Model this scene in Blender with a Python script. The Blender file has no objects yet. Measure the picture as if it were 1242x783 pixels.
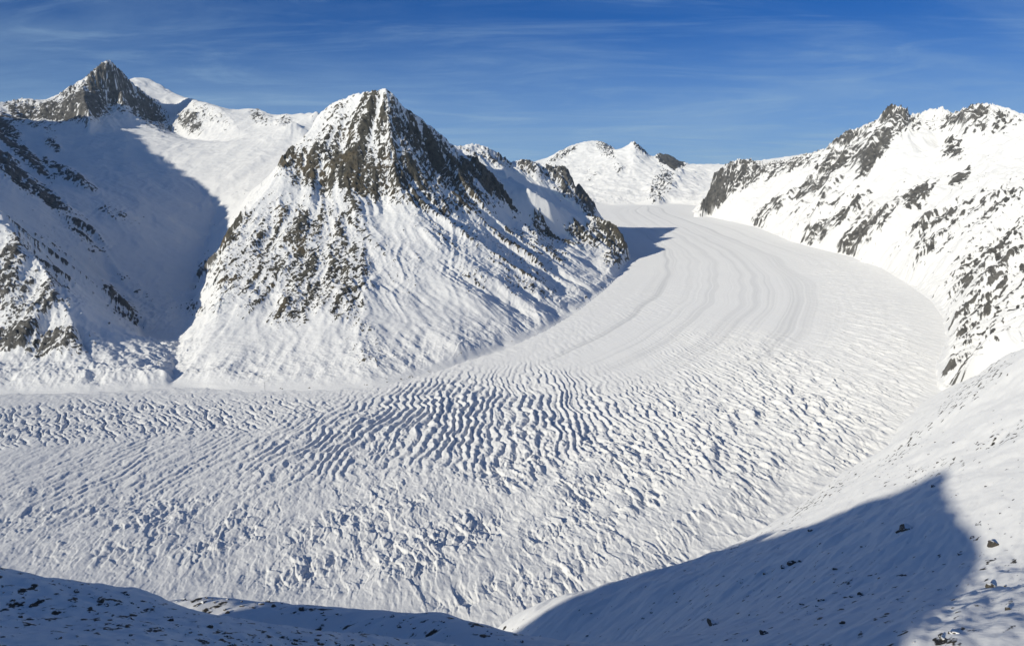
import bpy, math, time
import numpy as np

T0 = time.time()
QUALITY = 1.0                      # mesh density of the terrain sheets
R = math.radians
scene = bpy.context.scene
COL = scene.collection

# ------------------------------------------------------------------ camera
FOCAL = 1000.0                     # in pixels of a 1242 px wide frame
PITCH = R(7.35)
CP, SP = math.cos(PITCH), math.sin(PITCH)
cam_data = bpy.data.cameras.new("camera")
cam_data.sensor_width = 36.0
cam_data.lens = 36.0 * FOCAL / 1242.0
cam_data.clip_start = 1.0
cam_data.clip_end = 60000.0
cam = bpy.data.objects.new("camera", cam_data)
cam.rotation_euler = (R(90) - PITCH, 0, 0)
COL.objects.link(cam)
scene.camera = cam

# ------------------------------------------------------------------ light
SUN_ELEV = R(14.7)
SUN_TRAVEL = R(39.0)               # the sunlight travels this far to the right of straight ahead
to_sun = np.array([-math.sin(SUN_TRAVEL) * math.cos(SUN_ELEV), -math.cos(SUN_TRAVEL) * math.cos(SUN_ELEV), math.sin(SUN_ELEV)])
sun_data = bpy.data.lights.new("sun", 'SUN')
sun_data.energy = 5.0
sun_data.angle = R(0.53)
sun_data.color = (1.0, 0.935, 0.775)
sun = bpy.data.objects.new("sun", sun_data)
from mathutils import Vector
sun.rotation_euler = Vector((-to_sun[0], -to_sun[1], -to_sun[2])).to_track_quat('-Z', 'Y').to_euler()
COL.objects.link(sun)

world = bpy.data.worlds.new("World")
scene.world = world
world.use_nodes = True
wn, wl = world.node_tree.nodes, world.node_tree.links
wn.clear()
w_out = wn.new('ShaderNodeOutputWorld')
w_bg = wn.new('ShaderNodeBackground')
w_sky = wn.new('ShaderNodeTexSky')
w_sky.sky_type = 'NISHITA'
w_sky.sun_disc = False
w_sky.sun_elevation = SUN_ELEV
w_sky.sun_rotation = math.atan2(to_sun[0], to_sun[1])
w_sky.altitude = 2700
w_sky.air_density = 0.9
w_sky.dust_density = 0.1
w_sky.ozone_density = 1.2
w_bg.inputs['Strength'].default_value = 0.094
wl.new(w_bg.outputs['Background'], w_out.inputs['Surface'])
w_tint = wn.new('ShaderNodeMix'); w_tint.data_type = 'RGBA'; w_tint.blend_type = 'MULTIPLY'
w_tint.inputs[0].default_value = 1.0
w_tint.inputs[7].default_value = (.055, .42, .98, 1)
wl.new(w_sky.outputs['Color'], w_tint.inputs[6])
# thin cirrus: stretched noise over the sky's direction
w_co = wn.new('ShaderNodeTexCoord')
w_sep = wn.new('ShaderNodeSeparateXYZ'); wl.new(w_co.outputs['Generated'], w_sep.inputs[0])
def w_math(op, a, b):
    m_ = wn.new('ShaderNodeMath'); m_.operation = op
    for k_, v_ in enumerate((a, b)):
        if isinstance(v_, (int, float)): m_.inputs[k_].default_value = v_
        else: wl.new(v_, m_.inputs[k_])
    return m_.outputs[0]
w_h = w_math('ADD', w_sep.outputs['Z'], .09)
w_cmb = wn.new('ShaderNodeCombineXYZ')             # where a ray meets a high flat cloud sheet
wl.new(w_math('DIVIDE', w_sep.outputs['X'], w_h), w_cmb.inputs[0])
wl.new(w_math('DIVIDE', w_sep.outputs['Y'], w_h), w_cmb.inputs[1])
def w_noise(scale, detail, sx, sy, rot, dist):
    mp_ = wn.new('ShaderNodeMapping'); mp_.inputs['Scale'].default_value = (sx, sy, 1); mp_.inputs['Rotation'].default_value = (0, 0, rot)
    wl.new(w_cmb.outputs[0], mp_.inputs['Vector'])
    t_ = wn.new('ShaderNodeTexNoise'); t_.inputs['Scale'].default_value = scale; t_.inputs['Detail'].default_value = detail
    t_.inputs['Roughness'].default_value = .62; t_.inputs['Distortion'].default_value = dist
    wl.new(mp_.outputs[0], t_.inputs['Vector'])
    return t_.outputs['Fac']
def w_range(v_, lo, hi, top):
    r_ = wn.new('ShaderNodeMapRange'); r_.interpolation_type = 'SMOOTHSTEP'
    r_.inputs['From Min'].default_value = lo; r_.inputs['From Max'].default_value = hi; r_.inputs['To Max'].default_value = top
    wl.new(v_, r_.inputs['Value'])
    return r_.outputs[0]
w_veil = w_range(w_noise(.5, 8, .7, 1.3, .6, 1.2), .38, .74, 1.0)
w_wisp = w_range(w_noise(1.1, 10, .6, 1.5, .85, 2.2), .45, .80, 1.0)
w_cloud = w_math('MULTIPLY', w_math('ADD', w_math('MULTIPLY', w_veil, .23), w_math('MULTIPLY', w_wisp, .26)), 1.0)
w_low = w_range(w_sep.outputs['Z'], .235, .03, .60)            # paler air low in the sky
w_mix = wn.new('ShaderNodeMix'); w_mix.data_type = 'RGBA'
wl.new(w_math('ADD', w_cloud, w_low), w_mix.inputs[0])
wl.new(w_tint.outputs[2], w_mix.inputs[6])
w_mix.inputs[7].default_value = (4.4, 6.6, 8.8, 1)
wl.new(w_mix.outputs[2], w_bg.inputs['Color'])

scene.view_settings.view_transform = 'Standard'
scene.view_settings.look = 'None'
scene.view_settings.gamma = 1.0
scene.view_settings.use_curve_mapping = False
scene.view_settings.exposure = -0.30
scene.cycles.max_bounces = 4
scene.cycles.diffuse_bounces = 3
scene.cycles.glossy_bounces = 1

# ------------------------------------------------------------------ numeric helpers
F32 = np.float32
_rng = np.random.default_rng(11)
_ang = _rng.random((256, 256)) * 2 * np.pi
_GX, _GY = np.cos(_ang).astype(F32).ravel(), np.sin(_ang).astype(F32).ravel()

def perlin(x, y, seed=0):
    """Gradient noise, about -1..1."""
    x = np.asarray(x, F32) + F32(17.13 * seed % 251)
    y = np.asarray(y, F32) + F32(31.7 * seed % 241)
    ix, iy = np.floor(x), np.floor(y)
    fx, fy = x - ix, y - iy
    ix, iy = ix.astype(np.int32) & 255, iy.astype(np.int32) & 255
    jx, jy = (ix + 1) & 255, (iy + 1) & 255
    u, v = fx * fx * fx * (fx * (fx * 6 - 15) + 10), fy * fy * fy * (fy * (fy * 6 - 15) + 10)
    def dot(a, b, dx, dy):
        k = a * 256 + b
        return _GX[k] * dx + _GY[k] * dy
    n00, n10 = dot(ix, iy, fx, fy), dot(jx, iy, fx - 1, fy)
    n01, n11 = dot(ix, jy, fx, fy - 1), dot(jx, jy, fx - 1, fy - 1)
    a = n00 + u * (n10 - n00)
    b = n01 + u * (n11 - n01)
    return (a + v * (b - a)) * F32(1.5)

def fbm(x, y, octs, seed=0, gain=0.5):
    out, a = 0, 1.0
    for k in range(octs):
        out = out + a * perlin(x * 2 ** k, y * 2 ** k, seed + k * 7)
        a *= gain
    return out

def ridged(x, y, octs, seed=0, gain=0.5):
    out, a = 0, 1.0
    for k in range(octs):
        out = out + a * (1 - 2 * np.abs(perlin(x * 2 ** k, y * 2 ** k, seed + k * 7)))
        a *= gain
    return out

_cr = np.random.default_rng(29).random((5, 128 * 128)).astype(F32)
def blocks(x, y, seed=0, tilt=.8):
    """Broken slabs: every cell of an irregular mosaic has its own height and tilt. Returns (height, distance to the cell's edge)."""
    x = np.asarray(x, F32) + F32(seed * 13.7); y = np.asarray(y, F32) + F32(seed * 7.3)
    ix, iy = np.floor(x).astype(np.int32), np.floor(y).astype(np.int32)
    f1 = np.full(x.shape, 9, F32); f2 = f1.copy(); h = np.zeros(x.shape, F32)
    for dx in (-1, 0, 1):
        for dy in (-1, 0, 1):
            cx, cy = ix + dx, iy + dy
            k = (cx & 127) * 128 + (cy & 127)
            ox, oy = x - cx - (.1 + .8 * _cr[0][k]), y - cy - (.1 + .8 * _cr[1][k])
            d = ox * ox + oy * oy
            hh = (_cr[2][k] - .5) + tilt * (ox * (_cr[3][k] - .62) * 2 + oy * (_cr[4][k] - .5))
            near = d < f1
            f2 = np.where(near, f1, np.minimum(f2, d))
            h = np.where(near, hh, h)
            f1 = np.where(near, d, f1)
    return h, np.sqrt(f2) - np.sqrt(f1)

def smooth(e0, e1, x):
    t = np.clip((x - e0) / (e1 - e0), 0, 1)
    return t * t * (3 - 2 * t)

def blur(a, n):
    for _ in range(n):
        p = np.pad(a, 1, mode='edge')
        a = (p[1:-1, :-2] + 2 * p[1:-1, 1:-1] + p[1:-1, 2:]) / 4
        p = np.pad(a, 1, mode='edge')
        a = (p[:-2, 1:-1] + 2 * p[1:-1, 1:-1] + p[2:, 1:-1]) / 4
    return a

def bilin(a, fi, fj):
    ni, nj = a.shape
    fi, fj = np.clip(fi, 0, ni - 1.001), np.clip(fj, 0, nj - 1.001)
    i, j = fi.astype(np.int32), fj.astype(np.int32)
    u, v = (fi - i).astype(F32), (fj - j).astype(F32)
    a = a.ravel()
    k = i * nj + j
    return (a[k] * (1 - u) + a[k + nj] * u) * (1 - v) + (a[k + 1] * (1 - u) + a[k + nj + 1] * u) * v

def ray(px, py):
    a, b = (px - 621.0) / FOCAL, (py - 391.5) / FOCAL
    return np.array([a, CP - b * SP, -SP - b * CP])

def at(px, py, depth):
    """The world point seen at (px, py) that lies DEPTH metres ahead."""
    d = ray(px, py)
    return d * (depth / d[1])

def project(X, Y, Z):
    """Where world points fall in the 1242 x 783 photograph (used to find which rock outcrop a point belongs to)."""
    f = Y * CP - Z * SP
    u = Y * SP + Z * CP
    f = np.maximum(f, 1.0)
    return 621 + FOCAL * X / f, 391.5 - FOCAL * u / f

_GY_ = np.array([0, 900, 1200, 2000, 2700, 3700, 5500, 7000, 8000, 9500, 10500, 12000, 16000, 24000], float)
_GZ_ = np.array([-618, -616, -612, -602, -585, -515, -390, -265, -178, -22, 75, 230, 700, 900], float)
def glacier_level(Y):
    return np.interp(Y, _GY_, _GZ_)

def on_ice(px, py):
    """The point of the glacier's surface seen at (px, py)."""
    d = ray(px, py)
    lo, hi = 300.0, 16000.0
    f = lambda y: d[2] / d[1] * y - glacier_level(y)
    ys = np.linspace(lo, hi, 4000)
    v = ys * d[2] / d[1] - glacier_level(ys)
    k = np.nonzero(v < 0)[0]
    y = ys[k[0]] if len(k) else hi
    p = d * (y / d[1])
    return np.array([p[0], p[1], float(glacier_level(y))])

# ------------------------------------------------------------------ the valley: ridges, ribs, valley lines and feet
def L(*pts):
    return [at(*p) if len(p) == 3 else on_ice(*p) for p in pts]
def W(*pts):
    return [np.array(p, float) for p in pts]

FOOT_INNER = [(-420, 476), (-200, 478), (0, 478), (100, 477), (200, 471), (235, 470), (300, 475), (400, 473), (470, 468), (520, 455), (560, 440), (610, 425),
              (660, 402), (700, 378), (735, 350), (757, 326), (764, 312), (760, 298), (748, 284), (728, 264), (719, 255), (714, 251.5)]
FOOT_FAR = [(714, 251.5), (727, 250.6), (740, 248.6), (754, 250.4), (772, 248.4), (795, 249.6), (812, 246.8), (830, 248.4), (850, 249), (838, 256.5)]
FOOT_OUTER = [(838, 256.5), (870, 265), (920, 276), (975, 297), (1035, 312), (1070, 325), (1100, 343), (1130, 365), (1146, 385),
              (1150, 410), (1137, 440), (1140, 466), (1200, 500), (1290, 540)]

FEATURES = [
 # left massif with the pyramid-shaped summit
 ('left', L((-150, 140, 7300), (-60, 122, 7900), (0, 128, 8200), (15, 131, 8250), (25, 127, 8300), (35, 121, 8300), (45, 128, 8350), (56, 123, 8350), (65, 120, 8400), (76, 123, 8400),
            (85, 111, 8450), (100, 102, 8500), (110, 96, 8520), (125, 82, 8600), (133, 76.5, 8650), (140, 84, 8780), (152, 96, 9000), (168, 110, 9200), (190, 130, 9400), (212, 147, 9500))),
 ('left', L((146, 104, 9900), (158, 97, 10200), (166, 94, 10250), (175, 93, 10300), (187, 96, 10300),
            (202, 106, 10200), (215, 116, 9900), (235, 122, 9400), (262, 130, 8800), (278, 139, 8400))),
 ('left', L((278, 139, 8400), (288, 152, 8000), (292, 163, 7700))),
 ('left', L((278, 139, 8400), (285, 134, 9000), (302, 133, 8700), (320, 138, 8600), (345, 142, 8500), (362, 139, 8200), (385, 137, 7800))),
 ('left', L((100, 103, 8450), (104, 130, 8000), (110, 168, 7550))),
 ('left', L((30, 152, 8000), (75, 149, 8000), (95, 147, 7980), (110, 170, 7550), (122, 146, 8200), (138, 134, 8560), (150, 142, 8700), (175, 151, 8950), (190, 157, 9100), (210, 152, 9320))),
 ('left', L((140, 84, 8750), (143, 105, 8650), (150, 118, 8600))),
 ('left', L((225, 124, 9450), (240, 150, 8600), (252, 166, 8100))),
 ('left', L((205, 163, 8850), (235, 172, 8200), (275, 172, 7600), (330, 165, 7400), (360, 150, 7500))),
 ('left', L((150, 165, 7650), (190, 190, 7100), (232, 216, 6600), (262, 250, 6000), (255, 290, 5300), (240, 340, 4500), (228, 390, 3700), (215, 432, 3120), (208, 470))),
 ('left', L((0, 128, 8200), (0, 163, 7300), (15, 176, 6900), (28, 189, 6600), (75, 212, 6000), (103, 226, 5700))),
 ('left', L((-60, 165, 6300), (0, 189, 6000), (26, 212, 5600), (49, 225, 5400), (75, 249, 5100), (118, 300, 4700), (134, 344, 4250), (165, 392, 3750), (195, 437, 3350))),
 ('left', L((-80, 215, 3750), (0, 274, 3450), (14, 279, 3420), (30, 297, 3350), (48, 318, 3250), (62, 338, 3180), (82, 380, 3050), (102, 425, 2920), (130, 452, 2850))),
 ('left', L((-80, 425, 2950), (0, 437, 2900), (60, 436, 2880), (100, 440, 2860), (150, 450, 2840), (205, 455, 2830))),
 ('left', W((-2600, 3150, 280), (-3050, 2950, 480), (-3600, 3300, 700), (-4300, 4100, 1010), (-4800, 5000, 1240), (-5000, 6200, 1370), (-4950, 7000, 1280)) + L((-150, 140, 7300))),
 ('left', W((-3600, 3300, 700), (-3700, 2600, 200), (-3800, 2100, -400))),
 # middle mountain
 ('middle', L((385, 140, 5150), (393, 133, 5050), (405, 126, 4950), (425, 118, 4850), (440, 114, 4750), (452, 115.5, 4720), (459, 111, 4700), (467, 106, 4700), (473, 111, 4710), (480, 118, 4740), (490, 127, 4800), (505, 141, 4900),
              (520, 153, 5000), (545, 175, 5250), (562, 190, 5450), (580, 205, 5600), (606, 221, 5850), (630, 231, 6020), (645, 243, 6080), (657, 259, 6080))),
 ('middle', L((630, 231, 6020), (660, 252, 6060), (690, 258, 6080), (722, 268, 6080), (740, 280, 6030), (754, 292, 5990), (764, 312))),
 ('middle', L((622, 276, 5300), (660, 288, 5450), (706, 288, 5750), (722, 268, 6080))),
 ('middle', L((405, 126, 4950), (388, 148, 4800), (370, 168, 4650), (349, 196, 4450), (322, 232, 4230), (300, 260, 4080), (283, 285, 3950), (268, 318, 3720), (270, 350, 3500), (262, 395, 3200), (240, 436, 2950))),
 ('middle', L((467, 109.5, 4700), (471, 150, 4560), (470, 195, 4450), (462, 240, 4320), (450, 285, 4000), (442, 335, 3600), (440, 385, 3250), (440, 430, 2980), (438, 470))),
 ('middle', L((385, 162, 4640), (405, 172, 4560), (430, 178, 4520), (455, 184, 4500))),
 ('middle', L((345, 207, 4400), (370, 216, 4360), (400, 226, 4330), (430, 240, 4290), (458, 246, 4290))),
 ('middle', L((476, 114, 4720), (497, 160, 4830), (520, 200, 4850), (545, 235, 4780), (578, 280, 4450), (600, 320, 4080), (615, 370, 3680), (610, 420))),
 ('middle', L((545, 175, 5250), (570, 215, 5200), (600, 250, 5050), (640, 300, 4750), (672, 345, 4300), (690, 378, 3980))),
 ('middle', L((500, 222, 4500), (520, 270, 4200), (535, 320, 3850), (546, 375, 3480), (552, 410, 3250), (556, 441.5))),
 # mountain behind it
 ('second', L((530, 172, 6600), (561, 181, 6800), (574, 179, 6900), (585, 181, 6950), (597, 184, 7000), (608, 193, 7100), (619, 200, 7200), (630, 197, 7250), (640, 197, 7300), (655, 202, 7400), (670, 203, 7450),
              (684, 205, 7500), (696, 218, 7550), (704, 228, 7580), (710, 237, 7600), (717, 248, 7650), (722, 257, 7700), (735, 272, 7750), (748, 284))),
 ('second', L((597, 184, 7000), (610, 205, 6700), (630, 222, 6400), (640, 230, 6200), (665, 246, 6250), (692, 260, 6350))),
 ('second', L((684, 205, 7500), (690, 225, 7350), (700, 245, 7150))),
 # far group at the head of the glacier
 ('far', L((540, 225, 14000), (600, 212, 14300), (640, 205, 14500), (660, 198, 15000), (672, 193, 15100), (690, 181, 15300), (703, 174, 15500), (718, 171, 15600), (730, 173.5, 15500), (738, 182, 15200), (744, 188, 15000),
           (757, 181, 14300), (763, 176, 14100), (767, 173.5, 14000), (775, 179, 14000), (784, 188, 14000), (800, 196, 13900))),
 ('far', L((718, 171, 15600), (712, 190, 14600), (705, 205, 14000))),
 ('far', L((767, 173.5, 14000), (768, 190, 13500), (770, 205, 13000), (755, 225, 12300))),
 ('far', L((784, 188, 14000), (795, 205, 13300), (808, 222, 12500), (802, 238, 11600), (796, 249))),
 ('far', L((800, 196, 13900), (822, 207, 14300), (838, 211, 14500))),
 ('far', L((780, 200, 17600), (795, 189, 17600), (805, 188.5, 17600), (815, 192, 17600), (828, 200, 17600), (834, 207, 17400), (860, 206, 16800), (885, 204, 16500), (905, 198, 16000), (960, 190, 15500), (1100, 170, 15000))),
 ('far', L((860, 211, 15000), (862, 222, 13600), (846, 240, 11900), (842, 252))),
 ('far', L((640, 205, 14500), (668, 225, 12800), (690, 246, 11200), (714, 251.5))),
 # range on the right
 ('right', L((838, 256.5), (843, 246, 9700), (850, 235, 9700), (862, 222, 9800), (875, 212, 9800), (888, 205, 9800), (896, 199, 9850), (906, 198.5, 9850), (916, 203, 9800), (930, 203, 9700), (945, 200, 9600), (960, 197, 9500), (972, 195, 9350), (985, 192, 9250), (1005, 187, 9000), (1015, 176, 8700),
             (1030, 166, 8500), (1045, 161, 8300), (1060, 155, 8150), (1070, 147, 8000), (1080, 140.5, 7850), (1090, 137.5, 7750), (1098, 136.5, 7700), (1101, 147, 7750), (1104, 151, 7800), (1112, 146, 7850), (1125, 141, 7900), (1133, 142, 7850), (1140, 138.5, 7800), (1147, 143, 7700), (1155, 148, 7600),
             (1165, 143, 7450), (1180, 138, 7300), (1195, 138, 7150), (1208, 136.5, 7000), (1214, 141, 6950), (1222, 150, 6900), (1232, 149, 6800), (1242, 151, 6700), (1320, 150, 6200), (1430, 140, 5600))),
 ('right', L((1098, 137, 7700), (1091, 152, 7550), (1083, 166, 7450), (1067, 191, 7250), (1049, 213, 7250))),
 ('right', L((1030, 167, 8480), (1013, 206, 8300), (992, 227, 8300), (963, 242, 8350), (935, 262, 8500), (919, 276))),
 ('right', L((1049, 213, 7250), (1020, 240, 7200), (990, 262, 7300), (960, 280, 7500), (945, 284))),
 ('right', L((1140, 139, 7800), (1148, 165, 7400), (1150, 190, 7100))),
 ('right', L((1208, 137, 7000), (1180, 170, 6900), (1172, 200, 6600), (1172, 213, 6450), (1145, 228, 6300), (1117, 242, 6250), (1095, 256, 6150), (1070, 281, 6050), (1045, 300, 6150), (1035, 312))),
 ('right', L((1095, 256, 6150), (1052, 267, 6700), (1010, 282, 6900), (975, 297))),
 ('right', L((1320, 195, 5000), (1242, 238, 4950), (1213, 262, 4900), (1175, 285, 4950), (1142, 302, 5000), (1115, 320, 5050), (1098, 340))),
 ('right', L((1330, 262, 3600), (1242, 318, 3650), (1215, 325, 3750), (1188, 335, 3900), (1165, 352, 4050), (1148, 385))),
 ('right', L((1330, 330, 2700), (1242, 392, 2650), (1200, 420, 2700), (1165, 445, 2780), (1140, 466))),
 ('right', L((1104, 152, 7800), (1110, 180, 7200), (1100, 215, 6900))),
 ('right', L((1222, 150, 6900), (1225, 190, 6200), (1190, 240, 5600), (1150, 275, 5400), (1110, 305, 5300))),
]

def deepen(p):
    t = np.clip((p[1] - 3000) / 1700, 0, 1)
    return p * (1 + 300 * t * t * (3 - 2 * t) / p[1]) if p[2] > glacier_level(p[1]) + 25 else p
FEATURES = [(n_, [deepen(q) for q in f_] if n_ == 'middle' else [q * .94 for q in f_[:-1]] + [f_[-1]] if n_ == 'second' else f_) for n_, f_ in FEATURES]

TH0, TH1 = R(-63), R(47)
R0, R1 = 1500.0, 24000.0
DT = 0.0026
NT, NR = int((TH1 - TH0) / DT) + 1, int(math.log(R1 / R0) / DT) + 1

def rasterise(polys, step):
    """Sample polylines; returns x, y, z arrays."""
    out = []
    for pl in polys:
        for a, b in zip(pl[:-1], pl[1:]):
            n = max(2, int(np.hypot(*(b - a)[:2]) / step))
            t = np.linspace(0, 1, n)[:, None]
            out.append(a + (b - a) * t)
    return np.concatenate(out)

def inside(poly, X, Y):
    res = np.zeros(X.shape, bool)
    n = len(poly)
    for k in range(n):
        x0, y0 = poly[k][:2]
        x1, y1 = poly[(k + 1) % n][:2]
        if y0 == y1:
            continue
        c = (y0 > Y) != (y1 > Y)
        res ^= c & (X < (x1 - x0) * (Y - y0) / (y1 - y0) + x0)
    return res

foot_inner, foot_far, foot_outer = L(*FOOT_INNER), L(*FOOT_FAR), L(*FOOT_OUTER)
GLACIER_POLY = foot_inner + foot_far[1:] + foot_outer[1:] + W((3500, 1400, 0), (900, 500, 0), (-3500, 500, 0))

def relax(size_k, init, fixed, val, iters):
    h = init.copy()
    h[fixed] = val[fixed]
    for _ in range(iters):
        p = np.pad(h, 1, mode='edge')
        h = (p[:-2, 1:-1] + p[2:, 1:-1] + p[1:-1, :-2] + p[1:-1, 2:]) * 0.25
        h[fixed] = val[fixed]
    return h

def solve(nr, nt, paint, iters=260):
    """Harmonic surface through the painted cells of a log-polar sheet, coarse to fine. paint(i_scale) -> (fixed, value)."""
    h = None
    for k in (16, 8, 4, 2, 1):
        mr, mt = (nr + k - 1) // k, (nt + k - 1) // k
        fixed, val = paint(k, mr, mt)
        if h is None:
            h = np.full((mr, mt), float(val[fixed].mean()))
        else:
            ii, jj = np.meshgrid(np.arange(mr) / 2.0, np.arange(mt) / 2.0, indexing='ij')
            h = bilin(h, ii, jj)
        h = relax(k, h, fixed, val, iters)
    return h

ridge_pts = rasterise([f[1] for f in FEATURES], 8.0)
foot_pts = rasterise([foot_inner, foot_far, foot_outer], 8.0)
def cell(x, y, k):
    th = np.arctan2(x, y)
    r = np.hypot(x, y)
    return np.round(np.log(np.maximum(r, 1) / R0) / DT / k).astype(int), np.round((th - TH0) / DT / k).astype(int)

def paint_land(k, mr, mt):
    fixed = np.zeros((mr, mt), bool)
    acc = np.zeros((mr, mt)); cnt = np.zeros((mr, mt))
    ii, jj = np.meshgrid(np.arange(mr) * k, np.arange(mt) * k, indexing='ij')
    r = R0 * np.exp(ii * DT); th = TH0 + jj * DT
    X, Y = r * np.sin(th), r * np.cos(th)
    ice = inside(GLACIER_POLY, X, Y)
    val = glacier_level(Y)
    for pts in (foot_pts, ridge_pts):
        i, j = cell(pts[:, 0], pts[:, 1], k)
        ok = (i >= 0) & (i < mr) & (j >= 0) & (j < mt)
        np.add.at(acc, (i[ok], j[ok]), pts[ok, 2])
        np.add.at(cnt, (i[ok], j[ok]), 1)
    hit = cnt > 0
    val[hit] = acc[hit] / cnt[hit]
    return ice | hit, val

base = solve(NR, NT, paint_land)
print("base solved", round(time.time() - T0, 1))

# which mountain a cell belongs to: the nearest feature line
names = ['left', 'middle', 'second', 'far', 'right']
fx, fy, fl = [], [], []
for lab, pl in FEATURES:
    p = rasterise([pl], 150.0)
    fx.append(p[:, 0]); fy.append(p[:, 1]); fl.append(np.full(len(p), names.index(lab)))
fx, fy, fl = np.concatenate(fx), np.concatenate(fy), np.concatenate(fl)
ii, jj = np.meshgrid(np.arange(0, NR, 2), np.arange(0, NT, 2), indexing='ij')
rr_, tt_ = R0 * np.exp(ii * DT), TH0 + jj * DT
owner = np.zeros(ii.shape, np.int8)
for a in range(0, ii.shape[0], 16):
    X, Y = (rr_ * np.sin(tt_))[a:a + 16], (rr_ * np.cos(tt_))[a:a + 16]
    owner[a:a + 16] = fl[np.argmin((X[..., None] - fx) ** 2 + (Y[..., None] - fy) ** 2, axis=-1)]
print("owners", round(time.time() - T0, 1))

# ------------------------------------------------------------------ fall-line streaks for gullies (noise smeared downhill)
DM = 0.0020
def mid_grid(th0, th1, r0, r1, d):
    nt, nr = int((th1 - th0) / d) + 1, int(math.log(r1 / r0) / d) + 1
    i, j = np.meshgrid(np.arange(nr), np.arange(nt), indexing='ij')
    return nr, nt, (r0 * np.exp(i * d)), th0 + j * d

MTH0, MTH1, MR0, MR1 = R(-36.0), R(35.5), 1700.0, 21000.0
mnr, mnt, mr_, mt_ = mid_grid(MTH0, MTH1, MR0, MR1, DM)
mid_base = blur(bilin(base.astype(F32), np.log(mr_ / R0) / DT, (mt_ - TH0) / DT), 1)
MX, MY = (mr_ * np.sin(mt_)).astype(F32), (mr_ * np.cos(mt_)).astype(F32)
under_ice = np.clip((blur(inside(GLACIER_POLY, MX, MY).astype(F32), 5) - .62) / .38, 0, 1)
mid_base = mid_base - 70 * under_ice

def smear(field, gi, gj, steps):
    ni, nj = field.shape
    fi0, fj0 = np.meshgrid(np.arange(ni, dtype=F32), np.arange(nj, dtype=F32), indexing='ij')
    acc, n = field.copy(), 1
    flat = field.ravel()
    for sgn in (1, -1):
        fi, fj = fi0.copy(), fj0.copy()
        for _ in range(steps):
            k = np.clip(fi, 0, ni - 1).astype(np.int32) * nj + np.clip(fj, 0, nj - 1).astype(np.int32)
            fi += sgn * gi.ravel()[k]
            fj += sgn * gj.ravel()[k]
            k = np.clip(fi, 0, ni - 1).astype(np.int32) * nj + np.clip(fj, 0, nj - 1).astype(np.int32)
            acc += flat[k]
            n += 1
    return acc / n

gb = blur(mid_base, 10)
gi, gj = np.gradient(gb)
gm = np.sqrt(gi * gi + gj * gj) + 1e-4
steep_mid = gm / (mr_ * DM)
gi, gj = (gi / gm).astype(F32), (gj / gm).astype(F32)
def norm(a):
    return (a / (a.std() + 1e-6)).astype(F32)
lic_big = norm(smear(perlin(MX / 150, MY / 150, 3), gi, gj, 34))
lic_small = norm(smear(perlin(MX / 30, MY / 30, 5) + .6 * perlin(MX / 75, MY / 75, 6), gi, gj, 11))
print("gullies", round(time.time() - T0, 1))

# ------------------------------------------------------------------ where bare rock shows, by outcrop
def blobs(px, py, lst):
    out = np.zeros(px.shape, F32)
    for x, y, rx, ry, deg, w in lst:
        c, s = math.cos(R(deg)), math.sin(R(deg))
        dx, dy = px - x, -(py - y)
        u, v = (dx * c + dy * s) / rx, (-dx * s + dy * c) / ry
        d = u * u + v * v
        if w > 0:
            out = np.maximum(out, w * np.exp(-d * d * 0.7).astype(F32))
        else:
            out = out + w * np.exp(-d * d * 0.7).astype(F32)
    return out

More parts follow.
